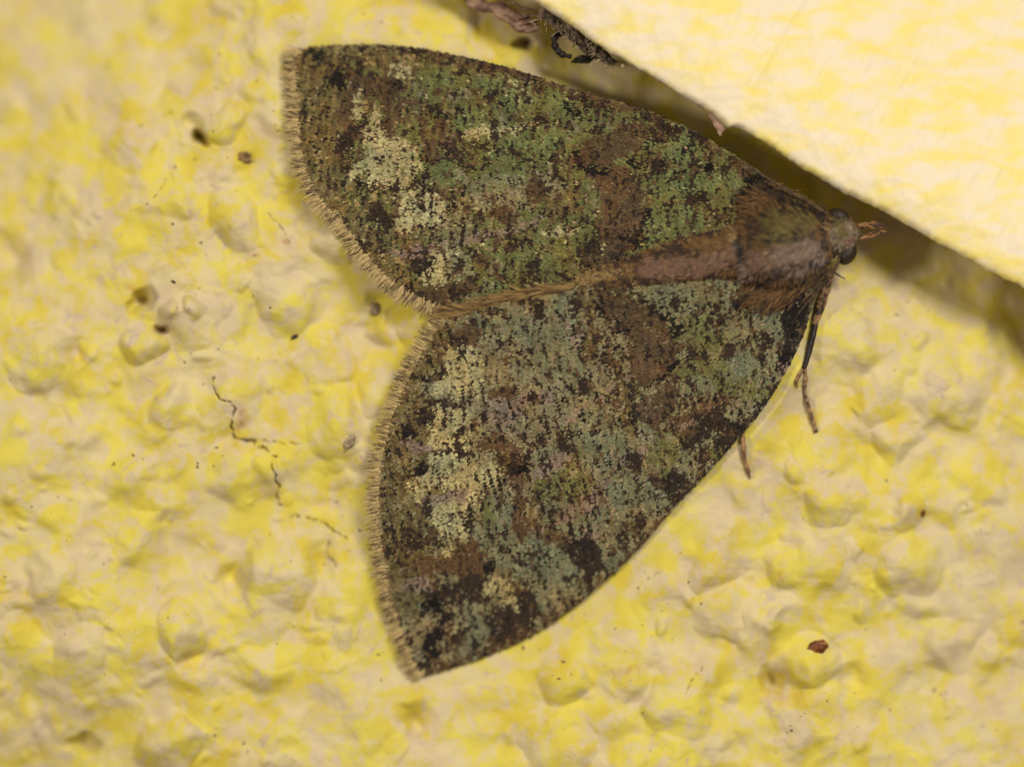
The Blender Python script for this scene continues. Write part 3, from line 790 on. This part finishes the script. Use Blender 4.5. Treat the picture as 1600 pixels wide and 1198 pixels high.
def make_wing(lower):
    r = np.random.default_rng(5 + lower)
    costa, outer, inner = (LO_COSTA, LO_OUTER, LO_INNER) if lower else (UP_COSTA, UP_OUTER, UP_INNER)
    poly = LO_POLY if lower else UP_POLY
    # membrane: ruled patch from costa to inner edge, blended to the outer margin
    NU, NV = 110, 60
    C = smooth_line(costa, NU); I = smooth_line(inner, NU)
    O = smooth_line(outer, NV)
    if lower: O = O[::-1]
    Bs = np.linspace(C[0], I[0], NV)
    u = np.linspace(0, 1, NU)[:, None, None]; v = np.linspace(0, 1, NV)[None, :, None]
    P_ = (1 - v) * C[:, None] + v * I[:, None] + (1 - u) * Bs[None] + u * O[None] - ((1 - u) * (1 - v) * C[0] + u * (1 - v) * C[-1] + (1 - u) * v * I[0] + u * v * I[-1])
    zz = wing_z(P_[..., 0], P_[..., 1], lower)
    vv = np.linspace(0, 1, NV)[None, :]
    zt = zz - .010 * np.exp(-vv / .012)
    top = PX(P_[..., 0], P_[..., 1], zt).reshape(-1, 3)
    bot = PX(P_[..., 0], P_[..., 1], zz - .013).reshape(-1, 3)
    f = grid_faces(NU, NV); nn = NU * NV
    idx = np.arange(nn).reshape(NU, NV)
    rim = np.concatenate([idx[:, 0], idx[-1, 1:], idx[::-1, -1][1:], idx[0, ::-1][1:]])
    wallf = np.stack([rim[:-1], rim[1:], rim[1:] + nn, rim[:-1] + nn], -1)
    wing = build('forewing', up(np.concatenate([top, bot])), np.concatenate([f, f[:, ::-1] + nn, wallf]), mem_mat, moth, mo)
    wing['label'] = 'greyer forewing above which the abdomen lies' if lower else 'greener forewing tucked under the board shadow'
    # scales
    du, dv = 2.5, 1.75
    x0, y0 = poly.min(0) - 3; x1, y1 = poly.max(0) + 3
    X, Y = np.meshgrid(np.arange(x0, x1, du), np.arange(y0, y1, dv), indexing='ij')
    X = X + r.uniform(-1.2, 1.2, X.shape); Y = Y + r.uniform(-1.1, 1.1, Y.shape)
    X = X.ravel(); Y = Y.ravel()
    q = inside(X, Y, poly); X = X[q]; Y = Y[q]
    k = markings(X, Y, LOM if lower else UPM, lower, r)
    n = len(X)
    c = TAB[k].copy()
    # a little mixing with the neighbouring hue so that patches are not flat
    c = c * np.exp(r.normal(0, .12, n))[:, None] * (1 + r.normal(0, .05, (n, 3)))
    c *= (1 + .26 * fbm(X / 26, Y / 34, 130, 3))[:, None]
    warm = np.clip(.5 + .9 * fbm(X / 55, Y / 60, 133, 3), 0, 1)[:, None]
    c = c * (1 + (warm - .5) * np.array([.20, .03, -.18]))
    streak = np.clip(.5 + noise(X / 5, Y / 30, 136), 0, 1)[:, None]
    c = c * (.80 + .36 * streak)
    base = np.array([1300.0, 400.0])
    fan = np.arctan2(Y - base[1], X - base[0])
    body = math.atan2(AX[1], AX[0])
    d_ = (fan - body + pi) % (2 * pi) - pi
    ang = body + .72 * d_ + r.normal(0, .16, n)
    L = r.uniform(5.2, 8.6, n); Wd = r.uniform(2.3, 3.6, n)
    z = wing_z(X, Y, lower) + .0006
    dc = seg_dist(X, Y, smooth_line(costa, 60))
    z = z - .008 * np.exp(-dc / 5)
    lift = r.uniform(.0012, .0042, n)
    tl = r.normal(0, .0012, n)
    dx, dy = np.cos(ang), np.sin(ang); nx, ny = -dy, dx
    pts = []
    for t, wv, lf in ((-.2, -.25, 0), (-.2, .25, 0), (.45, .5, .55), (.82, .42, .9), (.92, .05, 1), (1.0, -.2, 1), (.8, -.46, .9), (.4, -.5, .5)):
        pts.append(PX(X + dx * L * t + nx * Wd * wv, Y + dy * L * t + ny * Wd * wv, z + lift * lf + tl * wv))
    co = np.stack(pts, 1).reshape(-1, 3)
    fc = np.arange(n * 8).reshape(n, 8)
    s_ = build('wing_scales', up(co), fc, scale_mat, wing, mo, smooth=False, colours=np.repeat(np.clip(c, 0, 1), 8, axis=0))
    tag(s_, kind='stuff')
    # fringe of hair scales along the outer margin
    NB = 2600
    O = smooth_line(outer, 400)
    t = r.uniform(0, 399, NB)
    px = np.interp(t, np.arange(400), O[:, 0]); py = np.interp(t, np.arange(400), O[:, 1])
    tx = np.interp(t, np.arange(400), np.gradient(O[:, 0])); ty = np.interp(t, np.arange(400), np.gradient(O[:, 1]))
    ln = np.hypot(tx, ty); tx /= ln; ty /= ln
    s = -1 if lower else 1
    ox, oy = (ty, -tx)
    ox, oy = np.where(ox > 0, -ox, ox), np.where(ox > 0, -oy, oy)
    an = np.arctan2(oy, ox) + r.normal(0, .16, NB) + (-.12 if lower else .10)
    chk = noise(t / 9.5, 0 * t, 140 + lower) + .35 * noise(t / 3.1, 0 * t, 142)
    long_ = r.random(NB) < .6
    le = np.where(long_, r.uniform(17, 30, NB), r.uniform(8, 15, NB))
    tan_, dk, mid = srgb(192, 168, 116), srgb(58, 44, 38), srgb(124, 100, 72)
    c0 = np.where((r.random(NB) < .78)[:, None], tan_, mid) * np.exp(r.normal(0, .15, NB))[:, None]
    darkt = (r.random(NB) < np.clip(.30 + 1.1 * chk, .05, .95))
    c1 = np.where(darkt[:, None], dk, tan_ * .92) * np.exp(r.normal(0, .18, NB))[:, None]
    inn = r.uniform(0, 6, NB)
    v, f, cc = blades(px - ox * inn, py - oy * inn, wing_z(px, py, lower) + r.uniform(-.004, .002, NB), an, le + inn, r.uniform(.9, 1.9, NB), r.normal(-.001, .004, NB), c0, c1, r.normal(0, 2.0, NB))
    # inner edge fringe, trailing
    NI = 620
    I2 = smooth_line(inner, 300)
    t = r.uniform(185, 299, NI)
    px = np.interp(t, np.arange(300), I2[:, 0]); py = np.interp(t, np.arange(300), I2[:, 1])
    base_a = math.atan2(AX[1], AX[0])
    an = base_a + r.normal(0, .10, NI) + (.30 if lower else -.22) * np.clip((t - 150) / 150, 0, 1)
    ci = np.where((r.random(NI) < .70)[:, None], srgb(136, 110, 66), srgb(84, 64, 40)) * np.exp(r.normal(0, .2, NI))[:, None]
    v2, f2, cc2 = blades(px, py + r.uniform(-3, 5, NI), wing_z(px, py, lower) + r.uniform(0, .006, NI), an, r.uniform(20, 44, NI), r.uniform(1.4, 2.8, NI), r.normal(.003, .003, NI), ci, ci * .85, r.normal(0, 3, NI))
    fr = build('fringe', up(np.concatenate([v, v2])), np.concatenate([f, f2 + len(v)]), hair_mat, wing, mo, smooth=False, colours=np.concatenate([cc, cc2]))
    tag(fr, kind='stuff')
    return wing


make_wing(False)
make_wing(True)

# ---- body: abdomen, thorax, neck and head in one continuous skin. (px, py, half width, height of centre, half height)
BODY = [(868, 448, 1.0, .116, .003), (885, 446, 5, .118, .008), (930, 437, 12, .120, .016), (985, 426, 20, .123, .022), (1040, 413, 27, .126, .028), (1095, 402, 33, .128, .034), (1140, 395, 37, .130, .038),
        (1170, 389, 44, .132, .042), (1200, 384, 55, .134, .048), (1235, 378, 61, .135, .050), (1265, 373, 55, .133, .047), (1284, 370, 41, .130, .040), (1296, 368, 33, .126, .036), (1306, 367, 30, .124, .035),
        (1320, 366, 28, .122, .033), (1334, 365, 21, .120, .026), (1342, 365, 12, .118, .016), (1346, 365, 2, .116, .004)]
bq = smooth_line(BODY, 150)
ph = np.linspace(0, 2 * pi, 44, endpoint=False)
tx = np.gradient(bq[:, 0]); ty = np.gradient(bq[:, 1]); ln = np.hypot(tx, ty); tx /= ln; ty /= ln
bxp = bq[:, 0, None] - ty[:, None] * bq[:, 2, None] * np.cos(ph); byp = bq[:, 1, None] + tx[:, None] * bq[:, 2, None] * np.cos(ph)
seg = 1 + 0.0 * bxp
abd = bq[:, 0, None] < 1160
ring = np.abs(((bq[:, 0, None] - 880) / 53.0) % 1.0 - .5)
bzp = bq[:, 3, None] + bq[:, 4, None] * np.sin(ph) + abd * (-.004) * np.exp(-((ring - .5) / .10) ** 2) + .003 * fbm(bxp / 18, byp / 18, 70, 3)


def body_colour(px, py, r):
    n = len(px)
    jx = px + r.normal(0, 2.2, n) + 5 * noise(px / 16, py / 16, 150); jy = py + r.normal(0, 2.6, n) + 5 * noise(px / 16, py / 16, 151)
    T = {'rufous': srgb(96, 70, 38), 'umber': srgb(52, 38, 28), 'olive': srgb(94, 82, 42), 'lilac': srgb(118, 97, 86), 'black': srgb(24, 18, 18), 'straw': srgb(132, 108, 68), 'mauve': srgb(110, 84, 68), 'ash': srgb(122, 108, 88), 'slate': srgb(76, 70, 68)}
    c = np.where((noise(px / 14, py / 10, 152) > 0)[:, None], T['rufous'], T['umber'])
    for nm, x, y, rx, ry, rot in [('mauve', 1080, 408, 80, 26, -10), ('rufous', 1110, 385, 60, 12, -12), ('umber', 1050, 395, 26, 9, -12), ('umber', 1085, 397, 16, 8, 0), ('straw', 930, 432, 50, 7, -12),
                                  ('rufous', 1190, 325, 36, 20, 20), ('rufous', 1160, 345, 40, 16, -10), ('olive', 1238, 350, 44, 20, 0), ('olive', 1225, 372, 30, 12, 0), ('lilac', 1250, 398, 46, 20, -8), ('lilac', 1225, 412, 40, 14, 10), ('mauve', 1200, 405, 30, 16, 0),
                                  ('black', 1235, 372, 30, 4, -12), ('slate', 1160, 388, 8, 30, -12), ('black', 1166, 382, 6, 26, -14), ('straw', 1150, 368, 10, 10, 0), ('lilac', 1170, 422, 12, 10, 40), ('rufous', 1232, 440, 50, 10, -15), ('umber', 1230, 425, 40, 5, 10),
                                  ('black', 1276, 411, 9, 7, 0), ('black', 1263, 436, 9, 7, 20), ('olive', 1270, 318, 26, 9, 28), ('black', 1230, 316, 9, 7, 0), ('black', 1255, 328, 26, 4, 28), ('umber', 1210, 300, 26, 8, 30),
                                  ('black', 1205, 345, 10, 5, 20), ('black', 1180, 300, 16, 8, 30), ('black', 1240, 335, 14, 3, 20), ('ash', 1262, 388, 16, 4, -20), ('ash', 1215, 398, 14, 4, 60), ('umber', 1246, 412, 30, 4, -10), ('black', 1212, 372, 5, 9, 0), ('umber', 1188, 352, 24, 4, 20), ('black', 1200, 430, 22, 4, 15), ('black', 1289, 360, 5, 34, -8), ('rufous', 1297, 378, 5, 26, -8), ('straw', 1299, 360, 3, 16, -25), ('ash', 1322, 367, 22, 22, 0), ('olive', 1318, 362, 10, 7, 0), ('mauve', 1326, 378, 9, 7, 0), ('olive', 1310, 347, 8, 5, 20)]:
        a, b_ = cos(radians(rot)), sin(radians(rot))
        q = (((jx - x) * a + (jy - y) * b_) / rx) ** 2 + ((-(jx - x) * b_ + (jy - y) * a) / ry) ** 2 < 1
        c = np.where((q & (r.random(n) < .88))[:, None], T[nm], c)
    for xs in (985, 1042, 1092, 1138):
        q = (np.abs(jx - .35 * (py - 410) - xs) < 1.6) & (px < 1150) & (r.random(n) < .6)
        c = np.where(q[:, None], T['straw'], c)
    return c * np.exp(r.normal(0, .22, n))[:, None]


rb = np.random.default_rng(77)
skin_c = body_colour(bxp.ravel(), byp.ravel(), rb) * .75
BO = Nodes('body_skin')
body_mat = BO.done(BO.attr('tint', 'Color'), .6, BO.bump(BO.noise(BO.coord(), 90, 4), .004, .8), .3)
body = build('body', up(PX(bxp, byp, bzp)).reshape(-1, 3), grid_faces(len(bq), 44, True), body_mat, moth, mo, colours=skin_c)

# hair scales over the body
NH = 15000
i = rb.uniform(12, 142, NH); a = rb.uniform(.10 * pi - .3, .9 * pi + .3, NH)
ii = np.arange(150)


def at_body(i, a, grow=1.0):
    X = np.interp(i, ii, bq[:, 0]); Y = np.interp(i, ii, bq[:, 1]); Wb = np.interp(i, ii, bq[:, 2]) * grow; zc = np.interp(i, ii, bq[:, 3]); hz = np.interp(i, ii, bq[:, 4]) * grow
    txx = np.interp(i, ii, tx); tyy = np.interp(i, ii, ty)
    return X - tyy * Wb * np.cos(a), Y + txx * Wb * np.cos(a), zc + hz * np.sin(a)


hx, hy, hz = at_body(i, a, 1.0)
ba = math.atan2(AX[1], AX[0])
hair_l = np.where(hx > 1300, rb.uniform(4, 9, NH), np.where(hx > 1165, rb.uniform(8, 20, NH), rb.uniform(5, 11, NH)))
an = ba + np.cos(a) * -.55 * (hx > 1165) + rb.normal(0, .30, NH)
cc0 = body_colour(hx, hy, rb)
v, f, cch = blades(hx, hy, hz + .001, an, hair_l, rb.uniform(1.3, 2.8, NH), rb.uniform(-.001, .006, NH) * np.where(hx > 1165, 1, .35), cc0, cc0 * rb.uniform(.8, 1.25, (NH, 1)), rb.normal(0, 2.5, NH))
# tufts from the wing bases spreading back over the wings
NT = 3600
tt = rb.uniform(0, 1, NT); side = rb.random(NT) < .5
sx = np.where(side, 1285 - 105 * tt, 1292 - 110 * tt) + rb.normal(0, 6, NT)
sy = np.where(side, 345 - 34 * np.sin(tt * pi * .7), 415 + 44 * np.sin(tt * pi * .65)) + rb.normal(0, 8, NT)
sz = np.maximum(wing_z(sx, sy, True), wing_z(sx, sy, False)) + rb.uniform(.0, .022, NT) - .01
ct = body_colour(sx, sy, rb)
v2, f2, cc2 = blades(sx, sy, sz, ba + np.where(side, .22, -.34) + rb.normal(0, .22, NT), rb.uniform(14, 40, NT), rb.uniform(1.3, 2.6, NT), rb.uniform(-.006, .006, NT), ct, ct * rb.uniform(.75, 1.2, (NT, 1)), rb.normal(0, 4, NT))
hb = build('body_hair', up(np.concatenate([v, v2])), np.concatenate([f, f2 + len(v)]), hair_mat, body, mo, smooth=False, colours=np.concatenate([cch, cc2]))
tag(hb, kind='stuff')

# eyes
EY = Nodes('compound_eye')
vo = EY.new('ShaderNodeTexVoronoi')
EY.put(vo.inputs['Vector'], EY.coord()); vo.inputs['Scale'].default_value = 260
eye_mat = EY.done(EY.mix(EY.noise(EY.coord(), 40, 2), srgb(34, 26, 20), srgb(52, 40, 28)), .55, EY.bump(vo.outputs['Distance'], .0012, .5), .4)


def eye(px, py, rx, ry, rot, z, rz):
    th = np.linspace(0, pi, 25)[:, None]; p_ = np.linspace(0, 2 * pi, 40, endpoint=False)[None]
    X = np.sin(th) * np.cos(p_) * rx; Y = np.sin(th) * np.sin(p_) * ry; Zc = np.cos(th) + 0 * p_
    c, s = cos(radians(rot)), sin(radians(rot))
    return build('eye', up(PX(px + X * c - Y * s, py + X * s + Y * c, z + rz * Zc)).reshape(-1, 3), grid_faces(25, 40, True), eye_mat, body, mo)


eye(1311, 338, 17.5, 12.5, 24, .120, .026)
eye(1324, 397, 18.5, 13.5, -57, .118, .028)


def limb(name, line, rad, mat, parent, n=50, nseg=10, rough=.12, seed=0):
    q = smooth_line(np.array(line, float), n)
    rr = np.interp(np.linspace(0, 1, n), np.linspace(0, 1, len(rad)), rad) * (1 + rough * noise(np.arange(n) / 3., np.full(n, seed + .37), 81))
    v, f = tube(q, rr, nseg)
    m0 = len(v)
    caps_ = np.concatenate([v, PX(q[:1, 0], q[:1, 1], q[:1, 2]), PX(q[-1:, 0], q[-1:, 1], q[-1:, 2])])
    k = np.arange(nseg); k2 = (k + 1) % nseg
    tri = np.concatenate([np.stack([k2, k, np.full(nseg, m0)], -1), np.stack([k + m0 - nseg, k2 + m0 - nseg, np.full(nseg, m0 + 1)], -1)])
    return build(name, up(caps_), [f, tri], mat, parent, mo)


ant_mat = simple('antenna_brown', srgb(40, 30, 24), srgb(92, 70, 46), 70, .6)
palp_mat = simple('palp_scales', srgb(84, 60, 44), srgb(158, 118, 72), 80, .65)
leg_dark = simple('leg_spotted', srgb(44, 32, 30), srgb(168, 134, 96), 55, .6)
leg_tan = simple('leg_tan', srgb(104, 74, 56), srgb(164, 126, 88), 60, .6)

limb('antenna', [(1298, 342, .140), (1288, 332, .148), (1262, 316, .150), (1235, 300, .148), (1205, 282, .144), (1178, 266, .138), (1150, 248, .130)], [2.6, 2.4, 2.2, 2, 1.8, 1.4, .8], ant_mat, body, 90, 7, .25, 1)
limb('antenna', [(1312, 398, .138), (1308, 414, .142), (1296, 432, .146), (1280, 452, .146), (1268, 466, .142), (1252, 484, .134), (1236, 506, .128)], [2.8, 2.6, 2.4, 2.2, 2, 1.5, .8], ant_mat, body, 90, 7, .25, 2)
for k, (ln_, rd) in enumerate([([(1336, 356, .118), (1348, 352, .116), (1362, 351, .114), (1376, 353, .112)], [5, 4, 2.6, .5]), ([(1336, 372, .117), (1348, 372, .115), (1362, 367, .113), (1377, 361, .111)], [5, 4.2, 2.6, .5])]):
    pl = limb('palp', ln_, rd, palp_mat, body, 30, 10, .2, 3 + k)
    q = smooth_line(np.array(ln_), 40)
    nb_ = 90
    t = rb.uniform(4, 36, nb_)
    bxx, byy, bzz = (np.interp(t, np.arange(40), q[:, j]) for j in range(3))
    aa = math.atan2(q[-1, 1] - q[0, 1], q[-1, 0] - q[0, 0]) + rb.normal(0, .16, nb_)
    cp = np.where((rb.random(nb_) < .5)[:, None], srgb(150, 108, 66), srgb(66, 46, 38)) * np.exp(rb.normal(0, .2, nb_))[:, None]
    v, f, c_ = blades(bxx, byy + rb.normal(0, 2.0, nb_), bzz + rb.uniform(.0, .007, nb_), aa, rb.uniform(7, 15, nb_), rb.uniform(1, 1.8, nb_), rb.normal(0, .002, nb_), cp)
    tag(build('palp_hair', up(v), f, hair_mat, pl, mo, smooth=False, colours=c_), kind='stuff')
wz = lambda x, y: float(wall_z(x, y))


def clear(line, gap=.010):
    return [(x, y, max(z, wz(x, y) + gap)) for x, y, z in line]


# foreleg: femur, tibia and tarsus with spurs
fl = limb('leg', clear([(1296, 425, .09), (1290, 448, .085), (1282, 478, .075), (1273, 506, .066)], .016), [7.5, 8.5, 7.5, 5], leg_dark, body, 50, 12, .12, 6)
fl['label'] = 'spotted foreleg reaching down past the wing edge'
limb('shin', clear([(1274, 506, .066), (1270, 526, .062), (1264, 550, .056), (1257, 574, .050)], .014), [4.6, 4.8, 4.6, 3.8], black, fl, 40, 10, .05, 7)
limb('foot', clear([(1257, 574, .050), (1258, 592, .042), (1257, 612, .034), (1262, 630, wz(1262, 630) + .012), (1268, 650, wz(1268, 650) + .009), (1275, 675, wz(1275, 675) + .005)], .005), [3.4, 4.2, 3.0, 2.8, 3.4, 3.6], leg_dark, fl, 60, 10, .35, 8)
limb('spur', clear([(1256, 574, .048), (1249, 585, .044), (1244, 597, .040), (1247, 606, .037)], .006), [2.4, 3.4, 3, .5], leg_tan, fl, 24, 8, .3, 9)
l2 = limb('leg', clear([(1140, 640, .03), (1158, 672, .03), (1161, 690, wz(1161, 690) + .014), (1163, 714, wz(1163, 714) + .010), (1168, 732, wz(1168, 732) + .007), (1172, 747, wz(1172, 747) + .004)], .004), [5, 4.6, 4.2, 3.8, 3.0, 2.4], leg_tan, body, 60, 10, .3, 10)
l2['label'] = 'tan leg tip showing below the wing edge'
limb('leg_hair', clear([(1302, 424, .07), (1310, 430, .055), (1321, 436, .045)]), [1.2, 1.4, .6], black, fl, 16, 6, .1, 11)
